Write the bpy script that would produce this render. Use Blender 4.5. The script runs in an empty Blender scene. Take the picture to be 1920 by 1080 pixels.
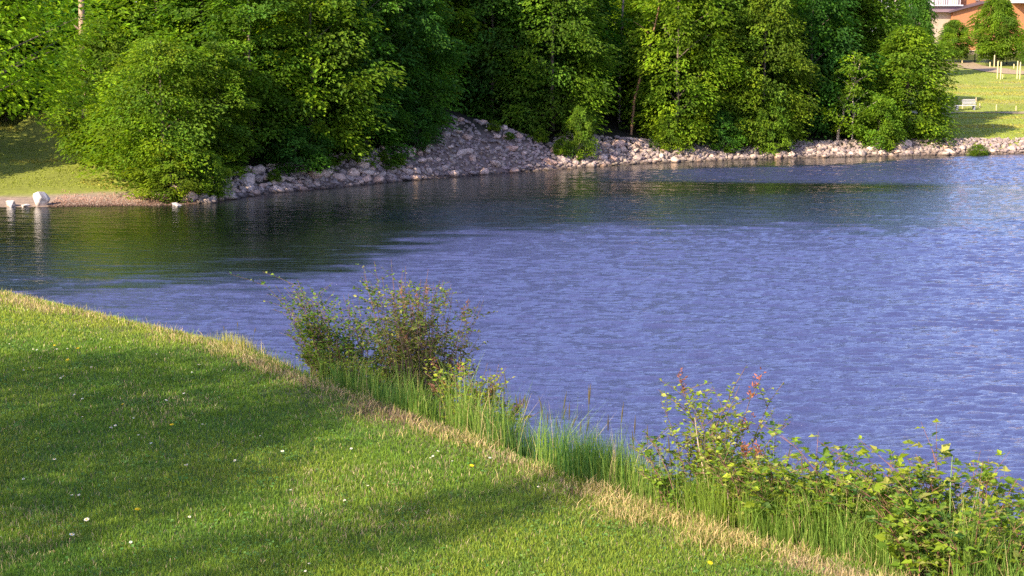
import bpy, bmesh, math, random
import numpy as np
from mathutils import Vector, Matrix

SC = bpy.context.scene
COL = SC.collection
PI = math.pi

# ------------------------------------------------------------------ camera
CAM_Z = 8.0
F = 3000.0                       # focal length in photo pixels (1920 wide)
PITCH = math.atan(480.0 / F)
cam = bpy.data.cameras.new("camera")
camo = bpy.data.objects.new("camera", cam)
COL.objects.link(camo)
camo.location = (0, 0, CAM_Z)
camo.rotation_euler = (PI / 2 - PITCH, 0, 0)
cam.sensor_width = 36.0
cam.lens = F / 1920 * 36
cam.clip_start = 0.1
cam.clip_end = 3000
SC.camera = camo

# ------------------------------------------------------------------ sky and sun
SUN_EL = math.radians(32)
SUN_AZ = math.atan2(-0.75, -0.66)          # clockwise from +Y
sunv = Vector((math.sin(SUN_AZ) * math.cos(SUN_EL), math.cos(SUN_AZ) * math.cos(SUN_EL), math.sin(SUN_EL)))
world = bpy.data.worlds.new("World")
SC.world = world
world.use_nodes = True
wn = world.node_tree
sky = wn.nodes.new("ShaderNodeTexSky")
sky.sky_type = 'NISHITA'
sky.sun_disc = False
sky.sun_elevation = SUN_EL
sky.sun_rotation = SUN_AZ
sky.air_density = 1.0
sky.dust_density = 1.0
sky.ozone_density = 3.0
wb = wn.nodes.new("ShaderNodeMixRGB")          # the camera's cool violet white balance
wb.blend_type = 'MULTIPLY'
wb.inputs[0].default_value = 1
wb.inputs[2].default_value = (1.15, .97, 1.18, 1)
wn.links.new(sky.outputs[0], wb.inputs[1])
wn.links.new(wb.outputs[0], wn.nodes['Background'].inputs[0])
wn.nodes['Background'].inputs[1].default_value = 0.15
sl = bpy.data.lights.new("sun", 'SUN')
sl.energy = 5.0
sl.angle = math.radians(0.5)
sl.color = (1.0, 0.88, 0.68)
so = bpy.data.objects.new("sun", sl)
COL.objects.link(so)
so.rotation_euler = sunv.to_track_quat('Z', 'Y').to_euler()
so.location = (-40, -30, 60)
vs = SC.view_settings
vs.view_transform = 'Standard'
vs.look = 'None'
vs.gamma = 1
vs.exposure = 1.2
SC.cycles.max_bounces = 6
SC.cycles.diffuse_bounces = 3
SC.cycles.glossy_bounces = 3
SC.cycles.transmission_bounces = 4
SC.cycles.use_denoising = False
SC.cycles.sample_clamp_indirect = 2.0
SC.cycles.sample_clamp_direct = 6.0


# ------------------------------------------------------------------ small helpers
def ray(px, py):
    """direction through a point of the photo, camera pitch included"""
    x = (px - 960) / F
    y = (540 - py) / F
    return np.array([x, math.cos(PITCH) + y * math.sin(PITCH), y * math.cos(PITCH) - math.sin(PITCH)])


def gp(px, py, z=0.0):
    d = ray(px, py)
    t = (z - CAM_Z) / d[2]
    return (d[0] * t, d[1] * t)


def at(px, D):
    """ground position at distance D in the direction of photo column px (near the top of the picture)"""
    return ((px - 960) / F * D * 1.01, D)


def setprops(o, label=None, cat=None, group=None, kind=None):
    if label: o["label"] = label
    if cat: o["category"] = cat
    if group: o["group"] = group
    if kind: o["kind"] = kind
    return o


def empty(name, loc, rz=0.0, **k):
    o = bpy.data.objects.new(name, None)
    COL.objects.link(o)
    o.location = loc
    o.rotation_euler = (0, 0, rz)
    o.empty_display_size = 0.2
    return setprops(o, **k)


def link(name, me, mat=None, parent=None, **k):
    o = bpy.data.objects.new(name, me)
    COL.objects.link(o)
    if mat and not me.materials:
        me.materials.append(mat)
    if parent: o.parent = parent
    return setprops(o, **k)


def copy_tree(o, parent=None):
    c = o.copy()
    COL.objects.link(c)
    if parent: c.parent = parent
    for ch in list(o.children):
        copy_tree(ch, c)
    return c


class Acc:
    """collects quads / triangles with a colour per vertex and builds one mesh"""
    def __init__(s):
        s.v, s.q, s.t, s.c, s.n = [], [], [], [], 0

    def add(s, v, q=None, t=None, c=(0.5, 0.5, 0.5)):
        v = np.asarray(v, dtype=np.float32).reshape(-1, 3)
        c = np.asarray(c, dtype=np.float32)
        if c.ndim == 1: c = np.tile(c, (len(v), 1))
        s.v.append(v); s.c.append(c)
        if q is not None and len(q): s.q.append(np.asarray(q, dtype=np.int32).reshape(-1, 4) + s.n)
        if t is not None and len(t): s.t.append(np.asarray(t, dtype=np.int32).reshape(-1, 3) + s.n)
        s.n += len(v)

    def leaves(s, P, T, N, L, W, c, fold=0.15):
        T = T / (np.linalg.norm(T, axis=1, keepdims=True) + 1e-9)
        B = np.cross(N, T); B /= (np.linalg.norm(B, axis=1, keepdims=True) + 1e-9)
        Nn = np.cross(T, B)
        L = np.reshape(L, (-1, 1)); W = np.reshape(W, (-1, 1))
        n = len(P)
        v = np.empty((n, 4, 3), np.float32)
        v[:, 0] = P
        v[:, 1] = P + T * L * .45 + B * W * .5 + Nn * W * fold
        v[:, 2] = P + T * L - Nn * L * .12
        v[:, 3] = P + T * L * .45 - B * W * .5 + Nn * W * fold
        q = np.arange(n * 4).reshape(n, 4)
        s.add(v.reshape(-1, 3), q, None, np.repeat(c, 4, axis=0))

    def tube(s, path, radii, sides=6, c=(.2, .15, .1)):
        path = np.asarray(path, float); k = len(path)
        rings = []
        for i in range(k):
            d = path[min(i + 1, k - 1)] - path[max(i - 1, 0)]
            d /= np.linalg.norm(d) + 1e-9
            a = np.cross(d, [0.3, 0.9, 0.1]); a /= np.linalg.norm(a) + 1e-9
            b = np.cross(d, a)
            th = np.arange(sides) * 2 * PI / sides
            rings.append(path[i] + radii[i] * (np.outer(np.cos(th), a) + np.outer(np.sin(th), b)))
        q = []
        for i in range(k - 1):
            for j in range(sides):
                q.append([i * sides + j, i * sides + (j + 1) % sides, (i + 1) * sides + (j + 1) % sides, (i + 1) * sides + j])
        s.add(np.concatenate(rings), q, None, c)

    def box(s, x0, x1, y0, y1, z0, z1, c=(.5, .5, .5)):
        v = [(x, y, z) for z in (z0, z1) for (x, y) in ((x0, y0), (x1, y0), (x1, y1), (x0, y1))]
        s.add(v, [(0, 3, 2, 1), (4, 5, 6, 7), (0, 1, 5, 4), (1, 2, 6, 5), (2, 3, 7, 6), (3, 0, 4, 7)], None, c)

    def mesh(s, name, smooth=False):
        V = np.concatenate(s.v)
        Q = np.concatenate(s.q) if s.q else np.zeros((0, 4), np.int32)
        T = np.concatenate(s.t) if s.t else np.zeros((0, 3), np.int32)
        me = bpy.data.meshes.new(name)
        me.vertices.add(len(V)); me.vertices.foreach_set("co", V.ravel())
        nl = Q.size + T.size
        me.loops.add(nl); me.loops.foreach_set("vertex_index", np.concatenate([Q.ravel(), T.ravel()]).astype(np.int32))
        me.polygons.add(len(Q) + len(T))
        st = np.concatenate([np.arange(len(Q)) * 4, Q.size + np.arange(len(T)) * 3]).astype(np.int32)
        me.polygons.foreach_set("loop_start", st)
        try:
            me.polygons.foreach_set("loop_total", np.concatenate([np.full(len(Q), 4), np.full(len(T), 3)]).astype(np.int32))
        except Exception:
            pass
        me.polygons.foreach_set("use_smooth", np.full(len(Q) + len(T), smooth))
        a = me.attributes.new("col", 'FLOAT_COLOR', 'POINT')
        C = np.concatenate(s.c); C4 = np.ones((len(C), 4), np.float32); C4[:, :3] = C
        a.data.foreach_set("color", C4.ravel())
        me.update(calc_edges=True)
        return me


# ------------------------------------------------------------------ value noise (numpy)
_rs = np.random.RandomState(7)
_G = _rs.rand(64, 64)


def vn(x, y, sc):
    x = np.asarray(x, float) / sc + 1000; y = np.asarray(y, float) / sc + 1000
    i = np.floor(x).astype(int); j = np.floor(y).astype(int)
    fx = x - i; fy = y - j
    fx = fx * fx * (3 - 2 * fx); fy = fy * fy * (3 - 2 * fy)
    g = lambda a, b: _G[a % 64, b % 64]
    return (g(i, j) * (1 - fx) + g(i + 1, j) * fx) * (1 - fy) + (g(i, j + 1) * (1 - fx) + g(i + 1, j + 1) * fx) * fy


def fbm(x, y, sc, o=3):
    s = 0; a = .5; t = 0
    for k in range(o):
        s = s + a * vn(np.asarray(x) + 17 * k, np.asarray(y) - 31 * k, sc / 2 ** k); t += a; a *= .5
    return s / t


# ------------------------------------------------------------------ materials
def newmat(name):
    m = bpy.data.materials.new(name); m.use_nodes = True
    nt = m.node_tree
    return m, nt, nt.nodes["Principled BSDF"], nt.nodes["Material Output"]


def N(nt, t, **k):
    n = nt.nodes.new(t)
    for a, b in k.items(): setattr(n, a, b)
    return n


def noise(nt, scale, detail=4, coord='Object', rough=.6):
    tc = N(nt, "ShaderNodeTexCoord"); n = N(nt, "ShaderNodeTexNoise")
    n.inputs['Scale'].default_value = scale; n.inputs['Detail'].default_value = detail
    n.inputs['Roughness'].default_value = rough
    nt.links.new(tc.outputs[coord], n.inputs['Vector'])
    return n


def ramp(nt, src, stops):
    r = N(nt, "ShaderNodeValToRGB")
    e = r.color_ramp.elements
    while len(e) < len(stops): e.new(.5)
    for i, (p, c) in enumerate(stops):
        e[i].position = p; e[i].color = (*c, 1) if len(c) == 3 else c
    nt.links.new(src, r.inputs[0])
    return r


def mix(nt, mode, fac, a, b):
    m = N(nt, "ShaderNodeMixRGB", blend_type=mode)
    for i, v in ((0, fac), (1, a), (2, b)):
        if isinstance(v, (int, float)): m.inputs[i].default_value = v
        elif isinstance(v, tuple): m.inputs[i].default_value = (*v, 1)
        else: nt.links.new(v, m.inputs[i])
    return m.outputs[0]


def foliage_mat(name, tint=(1, 1, 1), trans=0.45, rough=.55, spec=.12):
    m, nt, p, out = newmat(name)
    a = N(nt, "ShaderNodeAttribute", attribute_name="col")
    oi = N(nt, "ShaderNodeObjectInfo")
    rr = ramp(nt, oi.outputs['Random'], [(0, (.82, .92, .9)), (.5, (1, 1, 1)), (1, (1.08, 1.02, .85))])
    c = mix(nt, 'MULTIPLY', 1.0, a.outputs['Color'], rr.outputs[0])
    c = mix(nt, 'MULTIPLY', 1.0, c, tint)
    nt.links.new(c, p.inputs['Base Color'])
    p.inputs['Roughness'].default_value = rough
    p.inputs['Specular IOR Level'].default_value = spec
    tr = N(nt, "ShaderNodeBsdfTranslucent")
    c2 = mix(nt, 'MULTIPLY', 1.0, c, (1.5, 1.5, .5))
    nt.links.new(c2, tr.inputs['Color'])
    ms = N(nt, "ShaderNodeMixShader"); ms.inputs[0].default_value = trans
    nt.links.new(p.outputs[0], ms.inputs[1]); nt.links.new(tr.outputs[0], ms.inputs[2])
    nt.links.new(ms.outputs[0], out.inputs['Surface'])
    return m


def col_mat(name, rough=.8, nscale=30, amt=.5, bump=0.0, spec=.2):
    """colour from the mesh, broken up by noise"""
    m, nt, p, out = newmat(name)
    a = N(nt, "ShaderNodeAttribute", attribute_name="col")
    n = noise(nt, nscale, 5)
    r = ramp(nt, n.outputs[0], [(.25, (1 - amt,) * 3), (.75, (1 + amt * .6,) * 3)])
    nt.links.new(mix(nt, 'MULTIPLY', 1.0, a.outputs['Color'], r.outputs[0]), p.inputs['Base Color'])
    p.inputs['Roughness'].default_value = rough
    p.inputs['Specular IOR Level'].default_value = spec
    if bump:
        b = N(nt, "ShaderNodeBump"); b.inputs['Strength'].default_value = 1; b.inputs['Distance'].default_value = bump
        nt.links.new(n.outputs[0], b.inputs['Height']); nt.links.new(b.outputs[0], p.inputs['Normal'])
    return m


M_leaf = foliage_mat("leaf_green", (1.14, 1.02, .85))
M_leaf_b = foliage_mat("leaf_bright", (1.28, 1.14, .8))
M_leaf_d = foliage_mat("leaf_deep", (.62, .80, 1.0))  # darker, bluer tint: shade of the wood's recesses put into the leaf colour
M_leaf_o = foliage_mat("leaf_olive", (1.2, .98, .8))
M_grass = foliage_mat("grass_blades", trans=.3, rough=.6, spec=.15)
M_bark = col_mat("bark", .9, 12, .5, .02)
M_ground = col_mat("ground_soil_and_turf", .95, 3.5, .35, .05)
M_paint = col_mat("painted_wood", .6, 6, .12)
M_wall = col_mat("rendered_wall", .85, 2.0, .12)
M_metal = col_mat("dark_metal", .5, 8, .1)
M_petal = foliage_mat("petal", trans=.2)


def rock_mat():
    m, nt, p, out = newmat("quarried_rock")
    oi = N(nt, "ShaderNodeObjectInfo")
    a = N(nt, "ShaderNodeAttribute", attribute_name="col")
    r0 = ramp(nt, oi.outputs['Random'], [(0, (.5, .5, .53)), (.35, (.95, .92, .89)), (.7, (1.25, 1.16, 1.06)), (1, (.85, .66, .55))])
    n = noise(nt, 2.4, 6)
    r = ramp(nt, n.outputs[0], [(.3, (.5, .47, .45)), (.5, (.95, .93, .92)), (.72, (1.35, 1.32, 1.3))])
    c = mix(nt, 'MULTIPLY', 1.0, a.outputs['Color'], r0.outputs[0])
    c = mix(nt, 'MULTIPLY', 1.0, c, r.outputs[0])
    ge = N(nt, "ShaderNodeNewGeometry"); sp = N(nt, "ShaderNodeSeparateXYZ"); nt.links.new(ge.outputs['Position'], sp.inputs[0])
    wet = ramp(nt, sp.outputs['Z'], [(0.04, (.26, .24, .21)), (.20, (1, 1, 1))])        # the stones are wet at the waterline
    c = mix(nt, 'MULTIPLY', 1.0, c, wet.outputs[0])
    nt.links.new(c, p.inputs['Base Color'])
    p.inputs['Roughness'].default_value = .85
    b = N(nt, "ShaderNodeBump"); b.inputs['Distance'].default_value = .08
    n2 = noise(nt, 6, 6)
    nt.links.new(n2.outputs[0], b.inputs['Height']); nt.links.new(b.outputs[0], p.inputs['Normal'])
    return m


M_rock = rock_mat()


def water_mat():
    m, nt, p, out = newmat("lake_water")
    
    p.inputs['Roughness'].default_value = .04
    p.inputs['IOR'].default_value = 1.6
    p.inputs['Specular IOR Level'].default_value = .5
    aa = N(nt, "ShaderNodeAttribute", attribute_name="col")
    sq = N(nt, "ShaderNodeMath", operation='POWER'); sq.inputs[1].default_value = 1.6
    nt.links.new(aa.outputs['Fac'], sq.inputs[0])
    nt.links.new(mix(nt, 'MIX', sq.outputs[0], (.008, .012, .009), (.050, .056, .128)), p.inputs['Base Color'])  # rippled areas get a paler blue base, sky reflection put into the colour
    tc = N(nt, "ShaderNodeTexCoord")
    mp = N(nt, "ShaderNodeMapping"); mp.inputs['Scale'].default_value = (1.0, 2.2, 1)
    mp.inputs['Rotation'].default_value = (0, 0, math.radians(8))
    nt.links.new(tc.outputs['Object'], mp.inputs[0])
    n = N(nt, "ShaderNodeTexNoise"); n.inputs['Scale'].default_value = 10; n.inputs['Detail'].default_value = 3
    n.inputs['Roughness'].default_value = .62
    nt.links.new(mp.outputs[0], n.inputs['Vector'])
    a = N(nt, "ShaderNodeAttribute", attribute_name="col")
    sx = N(nt, "ShaderNodeSeparateColor"); nt.links.new(a.outputs['Color'], sx.inputs[0])
    mu = N(nt, "ShaderNodeMath", operation='MULTIPLY'); mu.inputs[1].default_value = .04
    nt.links.new(sx.outputs[0], mu.inputs[0])
    ad = N(nt, "ShaderNodeMath", operation='ADD'); ad.inputs[1].default_value = .004
    nt.links.new(mu.outputs[0], ad.inputs[0])
    b = N(nt, "ShaderNodeBump"); b.inputs['Strength'].default_value = 1
    nt.links.new(ad.outputs[0], b.inputs['Distance'])
    nt.links.new(n.outputs[0], b.inputs['Height']); nt.links.new(b.outputs[0], p.inputs['Normal'])
    return m


M_water = water_mat()

# ------------------------------------------------------------------ terrain
LAWN = 5.2
edge_px = [(0, 545), (100, 566), (200, 590), (320, 617), (440, 647), (500, 668), (560, 700), (680, 742), (800, 788), (900, 822),
           (1000, 862), (1100, 902), (1200, 938), (1300, 970), (1400, 998), (1500, 1024), (1600, 1050), (1700, 1082), (1800, 1112), (1960, 1160)]
edge = [gp(a, b, LAWN) for a, b in edge_px]
EDGE_IN = np.array(edge)
edge = [(-60, 110), (-32, 72), (-27.5, 60), (-26, 47), (-22, 34), (-14, 26)] + edge + [(4.6, 5.6), (7.5, 3.6), (14, 0), (40, -12), (300, -60), (300, -400), (-400, -400), (-400, 110)]
EDGE = np.array(edge)

shore_px = [(0, 388), (80, 388), (160, 387), (280, 386), (370, 383), (500, 362), (620, 352), (740, 340), (850, 331), (960, 322), (1060, 316),
            (1120, 312), (1200, 307), (1300, 303), (1400, 299), (1500, 296), (1600, 294), (1700, 292), (1800, 290), (1920, 288)]
SH = np.array([(-60, 60), (-33, 69), (-28, 72)] + [gp(a, b) for a, b in shore_px] + [(42, 107), (70, 104), (160, 90)])
SHPX = np.array([-900, -300, -100] + [a for a, b in shore_px] + [2100, 3000, 5000], float)


def seg_dist(X, Y, P, closed=False):
    """distance to polyline, side sign of the nearest segment (+ = left of travel), param"""
    X = np.asarray(X, float).ravel(); Y = np.asarray(Y, float).ravel()
    best = np.full(X.shape, 1e9); side = np.zeros(X.shape); par = np.zeros(X.shape)
    n = len(P) if closed else len(P) - 1
    for i in range(n):
        a = P[i]; b = P[(i + 1) % len(P)]; d = b - a
        t = np.clip(((X - a[0]) * d[0] + (Y - a[1]) * d[1]) / (d @ d), 0, 1)
        qx = X - a[0] - t * d[0]; qy = Y - a[1] - t * d[1]
        D = np.hypot(qx, qy)
        m = D < best - 1e-9
        best[m] = D[m]
        side[m] = np.sign(d[0] * qy[m] - d[1] * qx[m])
        par[m] = i + t[m]
    return best, side, par


def inside(X, Y, P):
    X = np.asarray(X, float).ravel(); Y = np.asarray(Y, float).ravel()
    r = np.zeros(X.shape, bool)
    n = len(P)
    for i in range(n):
        a = P[i]; b = P[(i + 1) % n]
        if a[1] == b[1]: continue
        c = ((a[1] > Y) != (b[1] > Y)) & (X < (b[0] - a[0]) * (Y - a[1]) / (b[1] - a[1]) + a[0])
        r ^= c
    return r


K_PX = [-900, 0, 340, 400, 500, 620, 740, 820, 860, 905, 960, 1010, 1080, 1130, 1200, 1300, 1500, 1700, 1920, 5000]
K_HR = [.3, .35, .35, .6, .95, 1.25, 1.35, 1.7, 2.9, 3.1, 2.7, 2.2, 1.2, 1.7, 1.35, .95, .75, .8, .8, .8]
K_W = [4.0, 4.0, 4.0, 1.6, 1.8, 2.0, 2.2, 2.6, 3.6, 4.0, 3.6, 3.4, 2.4, 3.0, 2.6, 2.2, 2.0, 2.0, 2.0, 2.0]
K_SL_PX = [-900, 60, 300, 420, 600, 1450, 1640, 1760, 5000]
K_SL = [.1, .1, .12, .17, .18, .17, .1, .056, .05]


def far_info(X, Y):
    D, s, par = seg_dist(X, Y, SH)
    d = D * s
    px = np.interp(par, np.arange(len(SHPX)), SHPX)
    # inland of the nearest-shore side the direction seen from the camera decides the slope
    az = 960 + np.asarray(X).ravel() / np.maximum(np.asarray(Y).ravel(), 20) * F / 1.01
    pm = np.where(d > 6, az, px)
    hr = np.interp(px, K_PX, K_HR); w = np.interp(px, K_PX, K_W); sl = np.interp(pm, K_SL_PX, K_SL)
    return d, px, hr, w, sl


def H(X, Y):
    shp = np.shape(X)
    X = np.asarray(X, float).ravel(); Y = np.asarray(Y, float).ravel()
    # near lawn
    D, _, _ = seg_dist(X, Y, EDGE, True)
    ins = inside(X, Y, EDGE)
    d = np.where(ins, -D, D)
    near = LAWN - .68 * np.maximum(d, 0) - .05 * np.clip(d + .25, 0, .3)
    near = near + (fbm(X, Y, 2.2) - .5) * .05 * (Y < 40)
    ys = np.clip((Y - 50) / 25, 0, 1)
    near = near - ys * 3.6 * (d < 0)          # the left bank sinks towards the cove
    # far shore
    df, px, hr, w, sl = far_info(X, Y)
    f = np.where(df < 0, np.maximum(df * .55, -3), 0)
    f = f + hr * np.clip(df / w, 0, 1)
    ex = np.maximum(df - w, 0)
    f = f + sl * np.minimum(ex, 30) + .05 * np.clip(ex - 30, 0, 60)
    f = f + (fbm(X, Y, 7) - .5) * .5 * np.clip(ex / 6, 0, 1)
    z = np.maximum(np.maximum(near, -3), f)
    z = np.where(np.abs(X) > 350, z * 0 + 6, z)
    return z.reshape(shp)


def Hs(x, y): return float(H(np.array([x]), np.array([y]))[0])


def lines(*segs):
    return np.unique(np.round(np.concatenate([np.arange(a, b, s) for a, b, s in segs] + [[segs[-1][1]]]), 4))


gx = lines((-1500, -200, 130), (-200, -60, 10), (-60, -12, 1.0), (-12, 8, .22), (8, 70, .9), (70, 200, 8), (200, 1500, 130))
gy = lines((-1500, -100, 140), (-100, 0, 8), (0, 6, .8), (6, 22, .22), (22, 64, 1.6), (64, 125, .7), (125, 240, 2.2), (240, 400, 16), (400, 1600, 120))
XX, YY = np.meshgrid(gx, gy)
ZZ = H(XX, YY)
dfar, pxf, hrf, wf, slf = far_info(XX, YY)
Dn, _, _ = seg_dist(XX, YY, EDGE, True)
insn = inside(XX, YY, EDGE)
azf = 960 + XX.ravel() / np.maximum(YY.ravel(), 20) * F / 1.01
nz = fbm(XX, YY, 3.0).ravel(); nz2 = fbm(XX, YY, 9.0).ravel()
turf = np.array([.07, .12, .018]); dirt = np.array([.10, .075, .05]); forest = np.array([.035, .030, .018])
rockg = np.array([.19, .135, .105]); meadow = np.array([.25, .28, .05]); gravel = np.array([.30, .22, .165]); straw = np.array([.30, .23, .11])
C = np.tile(dirt, (XX.size, 1))
near_m = (YY.ravel() < 50)
st = np.clip(1.2 - np.abs(Dn * np.where(insn, 1, -1) - .15) / .35, 0, 1)[:, None]
cn = turf * (1 - st) + straw * .7 * st
cn = np.where((insn[:, None]) | (Dn[:, None] < .4), cn, np.array([.05, .055, .025]))
C = np.where(near_m[:, None], cn, C)
fm = (~near_m)
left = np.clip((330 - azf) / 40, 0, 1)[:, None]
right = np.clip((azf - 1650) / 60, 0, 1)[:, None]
ex = (dfar - wf)
gl = np.clip((ex + (nz - .5) * 2.5 + 1.2) / .5, 0, 1)[:, None]
lg = np.array([.23, .25, .04]) * (1 + .8 * (nz2[:, None] - .5))
gm = meadow * (1 + .6 * (nz[:, None] - .5)) * (1 + .5 * (nz2[:, None] - .5))
tan = np.clip((vn(XX, YY * 3, 6).ravel() - .62) / .15, 0, 1)[:, None] * .7
gm = gm * (1 - tan) + np.array([.34, .27, .12]) * tan
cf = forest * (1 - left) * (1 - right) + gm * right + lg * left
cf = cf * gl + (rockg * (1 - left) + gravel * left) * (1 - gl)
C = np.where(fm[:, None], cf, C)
acc = Acc()
ny, nx = XX.shape
idx = np.arange(nx * ny).reshape(ny, nx)
q = np.stack([idx[:-1, :-1], idx[:-1, 1:], idx[1:, 1:], idx[1:, :-1]], -1).reshape(-1, 4)
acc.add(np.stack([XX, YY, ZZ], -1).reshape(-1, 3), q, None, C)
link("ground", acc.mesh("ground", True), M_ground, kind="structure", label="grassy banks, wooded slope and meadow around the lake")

# ------------------------------------------------------------------ water
rs = np.random.RandomState(3)
wx = lines((-300, -60, 20), (-60, -36, 2), (-36, 38, .13), (38, 70, 2), (70, 300, 20))
wy = lines((8, 18, 1), (18, 22, .2), (22, 40, .045), (40, 60, .065), (60, 80, .09), (80, 107, .13), (107, 125, 2))
WX, WY = np.meshgrid(wx, wy)
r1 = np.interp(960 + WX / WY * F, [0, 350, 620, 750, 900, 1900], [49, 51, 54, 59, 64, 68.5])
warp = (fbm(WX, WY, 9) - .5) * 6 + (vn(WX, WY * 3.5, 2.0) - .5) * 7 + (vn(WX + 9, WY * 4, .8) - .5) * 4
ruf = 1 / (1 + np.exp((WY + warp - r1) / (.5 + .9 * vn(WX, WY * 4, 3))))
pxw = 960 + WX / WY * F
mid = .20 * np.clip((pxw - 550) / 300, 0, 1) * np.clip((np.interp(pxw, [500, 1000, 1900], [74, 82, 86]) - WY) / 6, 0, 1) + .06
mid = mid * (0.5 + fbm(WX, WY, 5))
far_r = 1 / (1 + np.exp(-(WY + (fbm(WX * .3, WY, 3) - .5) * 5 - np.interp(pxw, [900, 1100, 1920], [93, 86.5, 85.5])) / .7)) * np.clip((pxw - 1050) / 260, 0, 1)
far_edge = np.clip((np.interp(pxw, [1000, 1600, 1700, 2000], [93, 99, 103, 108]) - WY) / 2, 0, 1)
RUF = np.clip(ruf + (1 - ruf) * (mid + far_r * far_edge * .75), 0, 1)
Z = np.zeros_like(WX)
for k in range(44):
    small = k < 34
    lam = (.18 * (.85 / .18) ** rs.rand()) if small else rs.uniform(1.0, 2.6)
    th = rs.normal(0.08, .26)
    kx, ky = math.sin(th) * 2 * PI / lam, math.cos(th) * 2 * PI / lam
    amp = (.058 if small else .026) / (2 * PI / lam)
    ph = kx * WX + ky * WY + rs.rand() * 6.28
    env = .25 + 2.4 * vn(WX + 40 * k, WY * 1.6, 1.2 + 4 * lam) ** 2.2
    Z += amp * env * 1.7 * (.4 - np.exp(1.5 * (np.sin(ph) - 1)))
Z *= (.13 + .87 * RUF)
fade = np.clip((40 - np.abs(WX)) / 4, 0, 1) * np.clip((WY - 18) / 2, 0, 1) * np.clip((108 - WY) / 2, 0, 1)
Z *= fade
acc = Acc()
ny, nx = WX.shape
idx = np.arange(nx * ny).reshape(ny, nx)
q = np.stack([idx[:-1, :-1], idx[:-1, 1:], idx[1:, 1:], idx[1:, :-1]], -1).reshape(-1, 4)
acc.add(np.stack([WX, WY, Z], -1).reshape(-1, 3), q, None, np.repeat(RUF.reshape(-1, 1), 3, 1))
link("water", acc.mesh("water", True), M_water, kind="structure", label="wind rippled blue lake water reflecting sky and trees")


# ------------------------------------------------------------------ tree meshes
def unit(a): return a / (np.linalg.norm(a, axis=-1, keepdims=True) + 1e-9)


GREEN = np.array([.105, .205, .016]); YEL = np.array([.185, .300, .018]); BLUE = np.array([.046, .125, .030])


def crown(rs, Ht, R, base, nsh, nl, leaf, sq=1.0, top=2.2, droop=.24, skirt=.5, pal=(GREEN, YEL, BLUE)):
    """layered shelves of leaves; returns the leaf mesh and the shelf centres"""
    acc = Acc(); cen = []
    for i in range(nsh):
        u = (i + rs.rand()) / nsh
        prof = (skirt + (1 - skirt) * min(1, u / .35)) * max(.05, (1 - u ** top)) ** .6
        z = base + (Ht - base) * u
        az = i * 2.39996 + rs.rand() * 1.6
        lob = 1 + .22 * math.sin(az * 3 + u * 5) + rs.normal(0, .08)
        r = R * prof * lob * (rs.uniform(.35, 1.0) ** .5)
        c = np.array([math.cos(az) * r, math.sin(az) * r, z])
        cen.append(c)
        a = max(R * rs.uniform(.17, .34) * (1 - .3 * u), .12 * R)
        n = int(1.25 * nl * (a / (.3 * R)) ** 1.6)
        rho = np.sqrt(rs.rand(n)) * (1 + .15 * rs.randn(n)); th = rs.rand(n) * 2 * PI
        rad = np.array([math.cos(az), math.sin(az), 0]); tan_ = np.array([-math.sin(az), math.cos(az), 0])
        lx = rho * np.cos(th) * a * 1.25; ly = rho * np.sin(th) * a * .95
        zz = -droop * a * rho ** 2 - .30 * lx * (lx > 0) + rs.randn(n) * .035 * a
        # sub-tiers make the stepped look of maple and beech sprays
        tier = rs.randint(0, 3, n); zz = zz * sq * .75 - tier * .36 * a * sq
        P = c + np.outer(lx, rad) + np.outer(ly, tan_) + np.outer(zz, [0, 0, 1])
        outw = unit(np.stack([P[:, 0], P[:, 1], np.zeros(n)], 1))
        T = unit(outw * .8 + np.outer(np.cos(th), rad) * .5 + np.outer(np.sin(th), tan_) * .5 + rs.randn(n, 3) * .35 + np.array([0, 0, -.25]))
        Nn = unit(np.array([0, 0, 1.0]) + outw * .30 + rs.randn(3) * .16 + rs.randn(n, 3) * .20)
        L = leaf * rs.uniform(.7, 1.35, n); W = L * rs.uniform(.5, .75, n)
        b = rs.uniform(.6, 1.35); m = rs.rand() ** 1.5; m2 = rs.rand() * .5
        base_c = (pal[0] * (1 - m) + pal[1] * m) * (1 - m2) + pal[2] * m2
        lc = base_c * b * rs.uniform(.82, 1.18, (n, 1)) * (1 + rs.randn(n, 3) * .05)
        acc.leaves(P, T, Nn, L, W, np.clip(lc, .003, .5))
    return acc.mesh("crown"), cen


def wood(rs, Ht, R, base, cen, tr=.16, lean=(0, 0), c=(.16, .125, .09), nl=16):
    acc = Acc()
    k = 9
    p = np.zeros((k, 3))
    for i in range(k):
        u = i / (k - 1)
        p[i] = [lean[0] * u * Ht + rs.randn() * .05 * (i > 0), lean[1] * u * Ht + rs.randn() * .05 * (i > 0), u * Ht * .9 - (.4 if i == 0 else 0)]
    acc.tube(p, [tr * (1.25 if i == 0 else 1) * (1 - .85 * i / (k - 1)) for i in range(k)], 8, c)
    sel = rs.permutation(len(cen))[:nl]
    for s in sel:
        e = cen[s]; zz = max(.25 * e[2], e[2] - .5 * math.hypot(e[0], e[1]) - .4)
        u = min(.95, zz / (Ht * .9)); o = np.array([lean[0] * u * Ht, lean[1] * u * Ht, zz])
        m_ = (o + e) / 2 + np.array([0, 0, .15 * R * .3])
        acc.tube([o, m_, e - [0, 0, .08]], [tr * .32 * (1 - .5 * u), tr * .2 * (1 - .5 * u), .012], 5, c)
    return acc.mesh("trunk", True)


def treemesh(seed, Ht, R, base, nsh, nl, leaf, tr=.16, **k):
    rs = np.random.RandomState(seed)
    lean = k.pop('lean', (0, 0)); wc = k.pop('wc', (.16, .125, .09)); nlim = k.pop('nlim', 16)
    cm, cen = crown(rs, Ht, R, base, nsh, nl, leaf, **k)
    if lean != (0, 0):
        pass
    return cm, wood(rs, Ht, R, base, cen, tr, lean, wc, nlim)


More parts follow.
